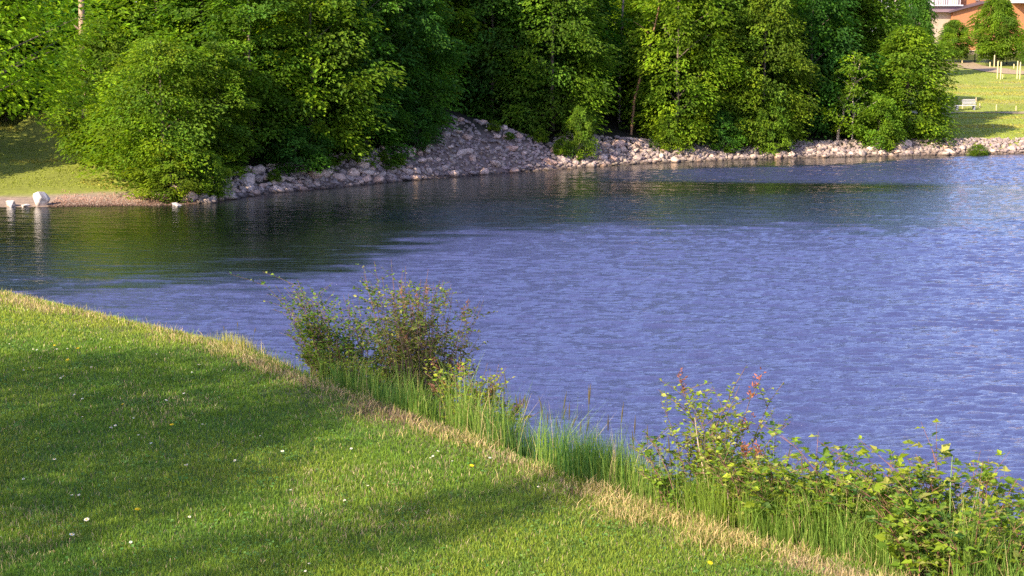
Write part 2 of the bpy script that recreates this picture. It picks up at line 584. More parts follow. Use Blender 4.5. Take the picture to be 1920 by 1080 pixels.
TREES = {
    'broad': treemesh(1, 11.2, 3.6, .4, 190, 150, .25, top=3.4, skirt=.72),
    'broad2': treemesh(2, 11.6, 3.7, .6, 200, 150, .25, top=3.4, skirt=.72),
    'slim': treemesh(3, 10.6, 2.4, .4, 140, 140, .23, top=3.4, skirt=.72),
    'slim2': treemesh(4, 11.2, 3.0, .6, 155, 140, .24, top=3.4, skirt=.72),
    'tall': treemesh(5, 10.8, 3.6, 1.8, 150, 150, .29, tr=.2),
    'tall2': treemesh(6, 11.2, 3.3, 1.4, 150, 150, .29, tr=.2),
    'dome': treemesh(7, 6.6, 3.6, .25, 230, 170, .17, sq=.9, top=2.8, skirt=.8),
    'shrub': treemesh(8, 3.0, 1.7, .15, 90, 130, .15, tr=.05, top=3, skirt=.85, sq=1.1),
    'dense': treemesh(9, 8.2, 3.3, .3, 260, 140, .22, top=2.6, skirt=.75),
    'park': treemesh(10, 8.2, 3.9, 1.7, 150, 300, .26, top=2.6, skirt=.8),
    'lofty': treemesh(14, 6.6, 3.0, 4.2, 90, 58, .16, top=2.6, skirt=.8, tr=.12),
    'young': treemesh(11, 6.0, 1.9, .9, 46, 90, .2, tr=.07, wc=(.42, .36, .28)),
}


def tree(kind, x, y, label, s=1.0, sz=None, mat=None, rz=None, group=None, name="broadleaf_tree", cat="tree", tint=None, dz=0.0):
    cm, wm = TREES[kind]
    mat = mat or M_leaf
    rz = random.uniform(0, 6.28) if rz is None else rz
    e = empty(name, (x, y, Hs(x, y) + dz), rz, label=label, cat=cat, group=group)
    e.scale = (s, s, sz or s)
    key = (kind, mat.name)
    if key not in _mats:
        c2 = cm if not any(k[0] == kind for k in _mats) else cm.copy()
        c2.materials.clear(); c2.materials.append(mat); _mats[key] = c2
    link("crown", _mats[key], None, e)
    link("trunk", wm, M_bark, e)
    return e


_mats = {}
random.seed(5)
G1 = "broadleaf trees along the far bank"
front = [
    # px, D, kind, scale, zscale, material, label
    (590, 86.8, 'broad', 1.0, 1.0, M_leaf_b, "bright yellow-green layered tree right of the rounded hornbeam mass on the far bank"),
    (478, 84.3, 'slim2', .95, .9, M_leaf, "mid green tree between the rounded hornbeam mass and the bright layered tree"),
    (690, 89.0, 'slim', 1.05, 1.0, M_leaf_d, "slim dark green tree immediately right of the bright layered tree"),
    (755, 92.3, 'broad2', .85, .95, M_leaf_d, "deep green shaded tree above the rocks just left of the high rock slope"),
    (925, 101, 'broad', .95, 1.1, M_leaf_d, "dark tree standing behind the top of the high rock slope"),
    (1035, 100.2, 'broad2', .92, 1.0, M_leaf, "tree with sunlit upper boughs behind the right shoulder of the high rock slope"),
    (1265, 103.4, 'broad', .9, 1.05, M_leaf_b, "bright green tree beside the leaning bare trunk above the sunlit rocks"),
    (1345, 106.0, 'slim2', 1.0, 1.0, M_leaf, "green tree half hidden between the bright tree and the olive tree"),
    (1425, 105.2, 'broad2', .78, .95, M_leaf_o, "olive toned tree with a reddish cast above the sunlit rocks"),
    (1510, 109.0, 'broad', .9, 1.1, M_leaf_d, "dark tree between the olive tree and the thicket at the wood's right end"),
    (1604, 115.0, 'broad2', .95, 1.0, M_leaf, "tall tree rising behind the rounded tree at the wood's right end"),
    (1690, 109.3, 'dense', .98, .92, M_leaf_b, "large rounded tree at the right end of the wood beside the meadow"),
]
for px, D, k, s, sz, m, lab in front:
    x, y = at(px, D)
    tree(k, x, y, lab, s, sz, m, group=G1)
# the rounded mass of the left and its neighbours
x, y = at(312, 79.4); tree('dome', x, y, "big rounded hornbeam mass reaching the ground beside the gravel beach", 1.0, 1.0, M_leaf_b, group=G1)
x, y = at(205, 83.5); tree('dense', x, y, "dense tree behind the left side of the rounded hornbeam mass", .7, .85, M_leaf, group=G1)
x, y = at(415, 80.5); tree('slim', x, y, "small dark tree at the left start of the rock bank", .8, .62, M_leaf, group=G1)
x, y = at(325, 76.3); tree('shrub', x, y, "low pale green shrub in front of the rounded hornbeam mass at the water's edge", .95, .8, M_leaf_o, name="shrub", cat="shrub")
x, y = at(395, 76.9); tree('shrub', x, y, "small shrub where the gravel beach meets the first grey rocks", .55, .7, M_leaf, name="shrub", cat="shrub")
x, y = at(1085, 97.0); tree('shrub', x, y, "low drooping shrub on the rocks beside the sunlit boulders of the cove", .55, 1.0, M_leaf, name="shrub", cat="shrub")
x, y = at(1640, 105.9); tree('shrub', x, y, "bright low bush under the rounded tree at the wood's right end", .85, 1.15, M_leaf_b, name="shrub", cat="shrub")
x, y = at(1590, 106.4); tree('young', x, y, "young tree with a thin pale crooked trunk in front of the wood's right end", 1.0, 1.0, M_leaf_b, name="young_tree")
x, y = at(1440, 103.7); tree('shrub', x, y, "leafy bush hanging low over the sunlit rocks below the olive tree", .8, 1.1, M_leaf, name="shrub", cat="shrub")
x, y = at(1250, 101.2); tree('shrub', x, y, "bush hanging over the sunlit rocks below the leaning bare trunk", .6, .8, M_leaf, name="shrub", cat="shrub")
x, y = at(1825, 105.6); tree('shrub', x, y, "small yellow-green bush among the rocks at the right end of the shore", .40, .30, M_leaf_o, name="shrub", cat="shrub")
x, y = at(560, 83.4); tree('shrub', x, y, "dark undergrowth bush above the left rocks", 1.0, .8, M_leaf_d, name="shrub", cat="shrub")
x, y = at(780, 90.8); tree('shrub', x, y, "dark undergrowth bush left of the high rock slope", .7, .9, M_leaf_d, name="shrub", cat="shrub")
x, y = at(1350, 102.9); tree('shrub', x, y, "dark bush behind the middle of the sunlit rocks", .8, .8, M_leaf_d, name="shrub", cat="shrub")

rw = random.Random(77)
for i in range(16):
    px = rw.choice([rw.uniform(860, 1130), rw.uniform(1250, 1560), rw.uniform(1680, 1920), rw.uniform(420, 850)])
    p_ = np.interp(px, SHPX, np.arange(len(SHPX))); k_ = int(p_); pp = SH[k_] + (SH[k_ + 1] - SH[k_]) * (p_ - k_)
    dd_ = SH[k_ + 1] - SH[k_]; nn_ = np.array([-dd_[1], dd_[0]]) / np.hypot(*dd_)
    q_ = pp + nn_ * rw.uniform(.35, .95) * np.interp(px, K_PX, K_W)
    s_ = rw.uniform(.14, .28)
    tree('shrub', q_[0], q_[1], "small green weed clump growing between the stones of the rock bank", s_, s_ * rw.uniform(.6, 1.1), rw.choice([M_leaf, M_leaf_b]), name="weed_clump", cat="weed", group="weeds in the rock bank", dz=.12)
# rows deeper in the wood
WOODLAB = "broadleaf tree deeper in the wood, seen only through gaps between the bank trees"
for row, (dd, jit) in enumerate(((7.5, 1.5), (14, 2), (22, 3))):
    for px in range(440 + 30 * row, 1600, 88):
        if row == 0 and 1130 < px < 1210: continue
        base = np.interp(px, [400, 700, 900, 1100, 1300, 1700], [82, 89, 97, 98, 103, 108])
        D = base + dd + random.uniform(-jit, jit)
        if px > 1600: D += 8
        x, y = at(px + random.uniform(-25, 25), D)
        tree(random.choice(['tall', 'tall2', 'broad2', 'slim2']), x, y, WOODLAB, random.uniform(.85, 1.1), random.uniform(.9, 1.1), random.choice([M_leaf, M_leaf_d, M_leaf, M_leaf_b]), group="trees deeper in the wood")
LEFTLAB = "broadleaf tree in the wood behind the left grass slope"
for i, (px, D) in enumerate([(-160, 96), (-60, 103), (30, 99), (120, 104), (215, 93), (310, 90), (395, 88), (60, 112), (170, 112), (280, 106), (380, 100), (-120, 110)]):
    x, y = at(px, D)
    tree(['tall', 'broad2', 'tall2', 'broad'][i % 4], x, y, LEFTLAB, random.uniform(.95, 1.1), random.uniform(.9, 1.05), [M_leaf, M_leaf_d, M_leaf_b][i % 3], group="trees behind the left grass slope")


for (x, y, s_) in ((-34.5, 79, .95), (-37, 85, 1.15)):
    tree('broad2', x, y, "broadleaf tree on the left bank beyond the picture's edge, shading the grass slope", s_, s_, M_leaf, group="trees on the left bank")

# bare trunks that show
def bare_trunk(px, D, pts, r, lab, c, label_name="bare_trunk"):
    x, y = at(px, D)
    z0 = Hs(x, y)
    e = empty(label_name, (x, y, z0), 0, label=lab, cat="tree")
    acc = Acc()
    pts = np.array(pts, float)
    acc.tube(pts, np.linspace(r, r * .35, len(pts)), 8, c)
    link("trunk", acc.mesh("trunk", True), M_bark, e)
    rs = np.random.RandomState(int(px))
    for i in range(5):
        j = rs.randint(len(pts) // 2, len(pts) - 1)
        d = np.array([rs.uniform(-.9, .9), rs.uniform(-.9, -.1), rs.uniform(.2, .9)]) * rs.uniform(.8, 1.5)
        a2 = Acc(); a2.tube([pts[j], pts[j] + d * .5 + [0, 0, .1], pts[j] + d], [r * .3, r * .2, .012], 5, c)
        link("branch", a2.mesh("branch", True), M_bark, e)


bare_trunk(1180, 103, [(0, 0, -.3), (.2, 0, 2.2), (.7, 0, 4.2), (1.3, .1, 6.2), (1.7, .2, 8), (2.1, .2, 10)], .10, "leaning bare orange-brown trunk at the dark gap in the wood", (.30, .17, .09))
bare_trunk(172, 86.5, [(0, 0, -.3), (.05, 0, 3), (0, 0, 6), (.05, 0, 9), (0, 0, 12)], .26, "straight pale tan trunk in the wood above the left grass slope", (.42, .28, .17), "tree_trunk")
bare_trunk(1563, 106.6, [(0, 0, -.2), (.05, 0, .7), (.3, 0, 1.5), (.35, 0, 2.2), (.9, 0, 3.6), (1.4, 0, 5.3)], .11, "thin pale crooked trunk leaning right above the rocks near the wood's right end", (.5, .38, .26))
bare_trunk(1158, 107, [(0, 0, -.3), (.0, 0, 3), (.1, 0, 6), (.2, 0, 8), (.1, 0, 11)], .12, "dark upright trunk with forked pale boughs high in the gap of the wood", (.34, .24, .2))

# near maple on the left bank, standing outside the frame and reaching in
rsn = np.random.RandomState(21)
cm, cen = crown(rsn, 11.5, 6.0, 4.9, 190, 100, .24, top=2.4, skirt=.9, droop=.3, pal=(np.array([.20, .34, .014]), np.array([.32, .44, .02]), GREEN * 1.2))
wm = wood(rsn, 11.5, 6.0, 3.2, cen, .25)
x, y = -21.6, 60.0
e = empty("maple_tree", (x, y, Hs(x, y)), 0.5, label="bright yellow-green maple reaching in from the left edge, nearest of the trees across the water", cat="tree")
link("crown", cm, M_leaf_b, e); link("trunk", wm, M_bark, e)

# trees left of and behind the viewpoint: they throw the shade that lies on the lawn
OFF = "broadleaf tree standing left of the viewpoint, shading the lawn"
for (tx, ty, hc, s) in [(-2.3, 12.4, 5.6, .56), (-3.0, 10.2, 5.3, .5), (-4.2, 12.6, 5.4, .5), (-.45, 9.05, 6.2, .2), (-2.9, 8.9, 5.6, .32), (-1.2, 12.2, 5.8, .26)]:
    L = hc / math.tan(SUN_EL)
    d = Vector((sunv.x, sunv.y)).normalized()
    x = tx + d.x * L; y = ty + d.y * L
    tree('lofty', x, y, OFF, s, hc / 5.4, M_leaf, group="trees shading the lawn", dz=0)

# ------------------------------------------------------------------ rocks
def rock_mesh(seed, flat=.75):
    rr = random.Random(seed)
    bm = bmesh.new()
    for i in range(26):
        v = Vector((rr.gauss(0, 1), rr.gauss(0, 1), rr.gauss(0, 1))).normalized() * rr.uniform(.78, 1.05)
        v = Vector((v.x * 1.0, v.y * .85, v.z * flat))
        bm.verts.new(v)
    bmesh.ops.convex_hull(bm, input=bm.verts)
    for v in [v for v in bm.verts if not v.link_faces]: bm.verts.remove(v)
    bmesh.ops.bevel(bm, geom=list(bm.edges), offset=.07, segments=1, affect='EDGES', profile=.6)
    bmesh.ops.triangulate(bm, faces=bm.faces)
    me = bpy.data.meshes.new("boulder")
    bm.to_mesh(me); bm.free()
    a = me.attributes.new("col", 'FLOAT_COLOR', 'POINT')
    a.data.foreach_set("color", [.60, .475, .385, 1] * len(me.vertices))
    me.materials.append(M_rock)
    V = np.array([v.co for v in me.vertices]); T = np.array([p.vertices[:] for p in me.polygons])
    return me, V, T


ROCKS = [rock_mesh(i, .6 + .06 * (i % 5)) for i in range(14)]
rr = random.Random(11)
def jag(seed):
    r_ = random.Random(seed); bm = bmesh.new()
    for i in range(13):
        v = Vector((r_.gauss(0, 1), r_.gauss(0, 1), r_.gauss(0, 1))).normalized() * r_.uniform(.7, 1.1)
        bm.verts.new(v)
    bmesh.ops.convex_hull(bm, input=bm.verts)
    for v in [v for v in bm.verts if not v.link_faces]: bm.verts.remove(v)
    bmesh.ops.bevel(bm, geom=list(bm.edges), offset=.05, segments=1, affect='EDGES')
    bmesh.ops.triangulate(bm, faces=bm.faces)
    me = bpy.data.meshes.new("boulder"); bm.to_mesh(me); bm.free()
    return me
cand = []
SEG = np.cumsum([0] + [np.hypot(*(SH[i + 1] - SH[i])) for i in range(len(SH) - 1)])


def shore_point(px):
    t = np.interp(px, SHPX, np.arange(len(SHPX))); i = min(int(t), len(SH) - 2)
    p = SH[i] + (SH[i + 1] - SH[i]) * (t - i)
    d = SH[i + 1] - SH[i]; n = np.array([-d[1], d[0]]) / np.hypot(*d)
    return p, n


big = []
tries = 0
while tries < 16000:
    tries += 1
    px = rr.uniform(372, 2000)
    w = np.interp(px, K_PX, K_W)
    p, n = shore_point(px)
    u = rr.uniform(-.12, 1.12) * w
    q = p + n * u
    if px < 850: r = rr.choice([.52, .42, .36, .3, .24])
    elif px < 1130: r = rr.choice([.40, .27, .22, .18, .15, .13])
    else: r = rr.choice([.38, .28, .23, .19, .15, .12])
    r *= rr.uniform(.85, 1.15)
    if u > w * .8: r *= .75
    if 860 < px < 1090 and u > w * .68 and rr.random() < .75: continue
    if any((q[0] - b[0]) ** 2 + (q[1] - b[1]) ** 2 < (.70 * (r + b[2])) ** 2 for b in big): continue
    big.append((q[0], q[1], r, px))
big.sort(key=lambda b: -b[2] / b[1])
zs = H(np.array([b[0] for b in big]), np.array([b[1] for b in big]))
RL = [(850, "grey angular boulder in the shaded rock bank right of the gravel beach", "boulders of the left rock bank"),
      (1130, "grey-mauve boulder on the high shaded rock slope of the cove", "boulders of the high rock slope"),
      (1560, "pale boulder in the sunlit rock strip under the middle of the wood", "boulders of the sunlit rock strip"),
      (9999, "pale boulder in the rock strip between the lake and the meadow", "boulders below the meadow")]
rub = Acc()


def add_rub(x, y, z, r, k):
    me, V, T = ROCKS[k % 14]
    A = Matrix.Rotation(rr.uniform(0, 6.28), 3, 'Z') @ Matrix.Rotation(rr.uniform(-.6, .6), 3, 'X')
    A = np.array(A) * r
    t = rr.uniform(.75, 1.15)
    rub.add(V @ A.T + [x, y, z], None, T, np.array([.58, .46, .375]) * t * np.array([1, rr.uniform(.94, 1.03), rr.uniform(.88, 1.04)]))


for i, (x, y, r, px) in enumerate(big):
    z = float(zs[i]) + r * .18
    if i < 290:
        lab, grp = next((l, g) for lim, l, g in RL if px < lim)
        o = link("boulder", ROCKS[i % 14][0], None, None, label=lab, cat="boulder", group=grp)
        o.location = (x, y, z); o.scale = (r * rr.uniform(.85, 1.4), r * rr.uniform(.75, 1.1), r * rr.uniform(.7, 1.25))
        o.rotation_euler = (rr.uniform(-.35, .35), rr.uniform(-.35, .35), rr.uniform(0, 6.28))
    else:
        add_rub(x, y, z, r, i)
n = 3600
pxs = [rr.uniform(375, 2000) for _ in range(n)]
pts = []
for px in pxs:
    p, nn = shore_point(px); w = np.interp(px, K_PX, K_W)
    pts.append(p + nn * rr.uniform(-.1, 1.18) * w)
pts = np.array(pts); zz = H(pts[:, 0], pts[:, 1])
for i in range(n):
    add_rub(pts[i, 0], pts[i, 1], zz[i] + .04, rr.uniform(.08, .2), i)
# gravel of the little beach
ng = 2600
gxp = []
for _ in range(ng):
    p, nn = shore_point(rr.uniform(90, 370)); gxp.append(p + nn * abs(rr.gauss(0, 1)) * 1.5)
gxp = np.array(gxp); gz = H(gxp[:, 0], gxp[:, 1])
link("rubble", rub.mesh("rubble"), M_rock, None, kind="stuff", label="small broken stone filling the gaps of the rock bank", cat="rubble")
rub = Acc()
for i in range(ng):
    add_rub(gxp[i, 0], gxp[i, 1], gz[i], rr.uniform(.02, .055), i)
    rub.c[-1] = rub.c[-1] * np.array([1.0, .74, .62], np.float32)
link("gravel", rub.mesh("gravel"), M_rock, None, kind="stuff", label="fine pinkish gravel of the small beach", cat="gravel")

M_rockw, ntw, pw, ow = newmat("pale_limestone")
nn_ = noise(ntw, 2.2, 6)
rw = ramp(ntw, nn_.outputs[0], [(.32, (.28, .22, .18)), (.47, (.48, .41, .36)), (.65, (.68, .62, .58))])
ntw.links.new(rw.outputs[0], pw.inputs['Base Color']); pw.inputs['Roughness'].default_value = .8
for (px, py, r, sz, lab) in [(78, 386, .50, 1.15, "largest white boulder at the water's edge left of the gravel beach"),
                             (48, 387, .26, .5, "small white stone between the two left white boulders"),
                             (22, 387, .38, .7, "white boulder nearest the left edge, standing in the water"),
                             (336, 385, .40, .55, "low flat pale boulder lying alone at the right end of the gravel beach")]:
    x, y = gp(px, py)
    me = jag(int(px)); me.materials.append(M_rockw)
    o = link("boulder", me, None, None, label=lab, cat="boulder")
    o.location = (x, y, r * sz * .3); o.scale = (r * 1.15, r, r * sz * 1.0); o.rotation_euler = (0, 0, px)

# ------------------------------------------------------------------ far grass (short tufts on the left slope and the meadow)
def far_tufts():
    rs = np.random.RandomState(4); acc = Acc()
    n1 = 30000
    X1 = rs.uniform(-36, -14, n1); Y1 = rs.uniform(75, 98, n1)
    n2 = 60000
    Y2 = 105 + rs.rand(n2) ** 1.3 * 62; X2 = rs.uniform(24, 38, n2) * Y2 / 105
    X = np.concatenate([X1, X2]); Y = np.concatenate([Y1, Y2])
    d, px, hr, w, sl = far_info(X, Y)
    az = 960 + X / Y * F / 1.01
    ok = ((X < 0) & (d > w - .8 + fbm(X, Y, 2) * 2.2) & (az < 400)) | ((X > 0) & (d > w) & (az > 1640))
    X, Y = X[ok], Y[ok]; Z_ = H(X, Y); n = len(X)
    T = unit(np.stack([rs.randn(n) * .5, rs.randn(n) * .5, np.ones(n)], 1))
    Nn = unit(np.stack([rs.randn(n), -np.abs(rs.randn(n)) - .2, np.zeros(n)], 1))
    c = np.where((X < 0)[:, None], [.27, .30, .04], [.27, .31, .045]) * rs.uniform(.7, 1.25, (n, 1))
    dry = (vn(X, Y * 3, 6) > .66)
    c = np.where(dry[:, None], c * [1.3, 1.05, 1.4], c)
    L = rs.uniform(.04, .09, n) * (1 + .4 * dry)
    acc.leaves(np.stack([X, Y, Z_ - .02], 1), T, Nn, L, L * 1.1, c)
    link("meadow_grass", acc.mesh("meadow_grass"), M_grass, None, kind="stuff", label="short sunlit grass of the far slopes", cat="grass")


far_tufts()


# ------------------------------------------------------------------ lawn
def edge_sd(X, Y):
    D, _, par = seg_dist(X, Y, EDGE, True)
    return np.where(inside(X, Y, EDGE), -D, D)


def blades(acc, X, Y, Z_, Hh, W, c, rs, lean=.35, tipc=1.25):
    n = len(X)
    az = rs.rand(n) * 2 * PI
    side = np.stack([np.cos(az), np.sin(az), np.zeros(n)], 1)
    dr = rs.rand(n) * 2 * PI
    ld = np.stack([np.cos(dr), np.sin(dr), np.zeros(n)], 1) * (np.abs(rs.randn(n)) * lean)[:, None]
    B = np.stack([X, Y, Z_], 1); up = np.array([0, 0, 1.0])
    Hh = Hh[:, None]; W = np.reshape(W, (-1, 1)) * np.ones((n, 1))
    mid = B + up * Hh * .55 + ld * Hh * .25
    tip = B + (up * Hh + ld * Hh * .95) / np.sqrt(1 + .25 * (ld ** 2).sum(1, keepdims=True))
    v = np.stack([B - side * W * .5, B + side * W * .5, mid + side * W * .45, mid - side * W * .45, tip], 1).reshape(-1, 3)
    b = np.arange(n) * 5
    q = np.stack([b, b + 1, b + 2, b + 3], 1); t = np.stack([b + 3, b + 2, b + 4], 1)
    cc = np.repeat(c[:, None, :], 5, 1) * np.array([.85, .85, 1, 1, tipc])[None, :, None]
    acc.add(v, q, t, cc.reshape(-1, 3))


def lawn():
    rs = np.random.RandomState(9)
    n = 760000
    Y = 7.3 + rs.rand(n) ** 1.25 * 13.5
    X = rs.uniform(-.44, .32, n) * Y
    sd = edge_sd(X, Y)
    ok = sd < .02
    X, Y, sd = X[ok], Y[ok], sd[ok]
    Z_ = H(X, Y); n = len(X)
    big_ = fbm(X, Y, 2.6); sm = fbm(X + 50, Y, .35); mid_ = fbm(X, Y + 90, .9)
    base = np.array([.150, .250, .026]); yel = np.array([.27, .33, .04]); dark = np.array([.075, .18, .03])
    t1 = np.clip((big_ - .40) * 3.2, 0, 1)[:, None]; t2 = np.clip((sm - .48) * 4, 0, 1)[:, None]
    c = base * (1 - t1) + yel * t1
    c = c * (1 - t2 * .5) + dark * t2 * .5
    st = np.clip(1.15 - np.abs(sd + .16 + (mid_ - .5) * .5) / (.06 + .22 * mid_), 0, 1) * np.clip(.35 + 1.3 * sm, 0, 1)
    strawp = st * np.clip((mid_ + .25), 0, 1) * .95
    dryb = rs.rand(n) < np.maximum(strawp, .05 + .12 * (mid_ > .6))
    c = np.where(dryb[:, None], np.where(rs.rand(n, 1) < .3, [.38, .28, .20], [.58, .46, .25]) * rs.uniform(.55, 1.2, (n, 1)), c)
    bp = gp(775, 775, LAWN)                     # the trampled brown patch behind the rim
    e1 = (X - bp[0]) * .72 - (Y - bp[1]) * .69; e2 = (X - bp[0]) * .69 + (Y - bp[1]) * .72
    br = np.clip(1.3 - np.hypot(e1 / .75, (e2 + .1) / .28) - (sm - .5) * .8, 0, 1)
    c = np.where((rs.rand(n) < br * .85)[:, None], np.array([.27, .19, .14]) * rs.uniform(.5, 1.2, (n, 1)), c)
    c = .88 * c * rs.uniform(.7, 1.3, (n, 1)) * (1 + rs.randn(n, 3) * .05)
    Hh = rs.uniform(.014, .038, n) * (.75 + .7 * mid_) * (1 + .5 * st)
    far_ = np.clip(Y / 9, 1, 2)
    acc = Acc()
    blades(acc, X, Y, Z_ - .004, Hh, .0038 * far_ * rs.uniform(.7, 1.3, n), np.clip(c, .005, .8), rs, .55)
    link("lawn_grass", acc.mesh("lawn_grass"), M_grass, None, kind="stuff", label="short mown lawn with dry straw along its edge", cat="grass")


lawn()


def clover():
    rs = np.random.RandomState(19); acc = Acc()
    cx = rs.uniform(-.42, .3, 420); cy = 7.4 + rs.rand(420) ** 1.2 * 11; cx = cx * cy
    P = []; Cc = []; L = []
    for a, b in zip(cx, cy):
        m = rs.randint(12, 60); r = rs.uniform(.04, .22)
        P.append(np.stack([a + rs.randn(m) * r, b + rs.randn(m) * r], 1))
        t = rs.rand(); Cc.append(np.tile(np.array([.08, .19, .035]) * (1 - t) + np.array([.16, .26, .05]) * t, (m, 1))); L.append(rs.uniform(.010, .024, m))
    P = np.concatenate(P); Cc = np.concatenate(Cc); L = np.concatenate(L)
    k = edge_sd(P[:, 0], P[:, 1]) < -.15; P, Cc, L = P[k], Cc[k], L[k]; n = len(P)
    Z_ = H(P[:, 0], P[:, 1]) + rs.uniform(.012, .034, n)
    T = unit(rs.randn(n, 3) * [1, 1, .3]); Nn = unit(np.array([0, 0, 1.0]) + rs.randn(n, 3) * .35)
    acc.leaves(np.stack([P[:, 0], P[:, 1], Z_], 1), T, Nn, L, L * .85, Cc * rs.uniform(.8, 1.2, (n, 1)))
    link("clover", acc.mesh("clover"), M_grass, None, kind="stuff", label="clover and small broad leaves growing through the lawn", cat="ground cover")


clover()

EP = EDGE_IN
ES = np.cumsum([0] + [np.hypot(*(EP[i + 1] - EP[i])) for i in range(len(EP) - 1)])


def epoint(px, off=0.0):
    """point on the lawn's edge at photo column px, off metres out on the bank"""
    i = np.searchsorted([a for a, b in edge_px], px) - 1
    i = int(np.clip(i, 0, len(EP) - 2))
    a0, a1 = edge_px[i][0], edge_px[i + 1][0]
    t = (px - a0) / (a1 - a0)
    p = EP[i] + (EP[i + 1] - EP[i]) * t
    d = EP[i + 1] - EP[i]; nrm = np.array([-d[1], d[0]]) / np.hypot(*d)
    if nrm[1] < 0: nrm = -nrm
    return p + nrm * off


def fringe():
    """long straw stubble on the rim and tall green grass on the bank"""
    rs = np.random.RandomState(12)
    acc = Acc()
    # straw
    n = 26000
    px = rs.uniform(-60, 1720, n); off = rs.normal(-.12, .13, n) + (vn(px / 60, px * 0, 1) - .5) * .38
    P = np.array([epoint(a, b) for a, b in zip(px, off)])
    dens = np.interp(px, [-60, 380, 450, 600, 700, 860, 1000, 1720], [.2, .4, .8, .2, .25, .4, .65, .8])
    k = rs.rand(n) < dens * np.clip(2.6 * vn(P[:, 0], P[:, 1], .30) - .75, 0, 1)
    P = P[k]; m = len(P)
    sh = np.where(rs.rand((m)) < .25, .6, 1.0)[:, None]
    c = np.where(rs.rand(m, 1) < .3, [.22, .30, .06], [.64, .50, .27]) * rs.uniform(.5, 1.15, (m, 1)) * sh
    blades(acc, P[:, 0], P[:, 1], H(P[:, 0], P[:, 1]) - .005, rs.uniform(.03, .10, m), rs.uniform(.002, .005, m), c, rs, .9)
    link("straw_stubble", acc.mesh("straw_stubble"), M_grass, None, kind="stuff", label="dry straw coloured stubble along the lawn's rim", cat="grass")
    # tall grass
    acc = Acc()
    n = 36000
    px = rs.uniform(-40, 1960, n)
    off = np.abs(rs.normal(0, .32, n)) + .04
    P = np.array([epoint(a, b) for a, b in zip(px, off)])
    dens = np.interp(px, [-40, 430, 520, 680, 800, 900, 1050, 1100, 1200, 1225, 1260, 1330, 1560, 1720, 1960], [.10, .16, .25, .9, .9, .55, .4, .7, .8, .25, .6, .9, .8, .5, .4])
    k = rs.rand(n) < dens * np.clip(2.4 * vn(P[:, 0], P[:, 1], .24) - .55, 0.06, 1)
    P = P[k]; px = px[k]; m = len(P)
    hh = np.interp(px, [-40, 430, 520, 700, 900, 1100, 1200, 1300, 1500, 1960], [.07, .12, .14, .34, .42, .44, .36, .42, .42, .40]) * rs.uniform(.35, 1.0, m) ** 1.2 * (.6 + .9 * vn(P[:, 0], P[:, 1], .17)) * 1.25
    t = rs.rand(m, 1)
    c = (np.array([.09, .20, .03]) * (1 - t) + np.array([.24, .33, .06]) * t) * rs.uniform(.7, 1.2, (m, 1))
    dry = rs.rand(m) < .08
    c = np.where(dry[:, None], np.array([.45, .36, .18]), c)
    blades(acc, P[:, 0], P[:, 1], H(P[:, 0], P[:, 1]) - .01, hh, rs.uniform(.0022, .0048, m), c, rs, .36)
    link("tall_grass", acc.mesh("tall_grass"), M_grass, None, kind="stuff", label="tall green grass growing over the bank's rim", cat="grass")


fringe()


def tussock(px, off, n, hmax, spread, lab, cc, seed, heads=6):
    rs = np.random.RandomState(seed)
    p = epoint(px, off); z = Hs(*p)
    e = empty("grass_tussock", (p[0], p[1], z), 0, label=lab, cat="grass tussock")
    acc = Acc()
    X = rs.randn(n) * spread; Y = rs.randn(n) * spread * .7
    zz = H(X + p[0], Y + p[1]) - z
    c = np.array(cc) * rs.uniform(.7, 1.3, (n, 1))
    blades(acc, X, Y, zz, hmax * rs.uniform(.45, 1.0, n), rs.uniform(.002, .0045, n), c, rs, .3)
    link("blades", acc.mesh("blades"), M_grass, e)
    a2 = Acc()
    for i in range(heads):
        x0, y0 = rs.randn(2) * spread * .9
        z0 = Hs(x0 + p[0], y0 + p[1]) - z
        h = hmax * rs.uniform(1.1, 1.6); lx = rs.normal(0, .12) * h
        a2.tube([(x0, y0, z0), (x0 + lx * .3, y0, z0 + h * .5), (x0 + lx, y0, z0 + h)], [.0015, .0013, .001], 4, (.14, .17, .05))
        a2.tube([(x0 + lx * .86, y0, z0 + h * .86), (x0 + lx * .95, y0, z0 + h * .95), (x0 + lx * 1.1, y0, z0 + h * 1.06)], [.003, .0055, .001], 5, (.13, .11, .07))
    link("seed_stalks", a2.mesh("seed_stalks"), M_grass, e)
    return e


tussock(1085, .30, 1900, .46, .17, "large dense green tussock in the middle of the bank", (.065, .15, .03), 31, 7)
tussock(935, .45, 900, .42, .16, "thin tussock with tall dark seed heads left of the large dense one", (.06, .13, .035), 32, 12)
tussock(868, .4, 700, .38, .14, "tussock with seed heads right of the small reddish shrub", (.065, .13, .035), 33, 8)
tussock(1360, .3, 1500, .42, .2, "bright sunlit tussock in front of the tall sparse shrub", (.15, .23, .03), 34, 5)
tussock(1480, .26, 1100, .36, .18, "sunlit tussock between the tall sparse shrub and the bramble", (.14, .22, .03), 35, 4)
tussock(1225, .3, 700, .34, .12, "pale green tussock at the left foot of the tall sparse shrub", (.16, .22, .05), 36, 4)
tussock(640, .35, 900, .28, .18, "low tussock below the big bush", (.08, .17, .03), 37, 3)
tussock(735, .35, 1200, .30, .18, "green tussock at the right foot of the big bush", (.07, .16, .03), 38, 3)
tussock(450, .05, 500, .16, .14, "short pale grass tuft on the lawn's rim left of the big bush", (.34, .32, .08), 39, 3)


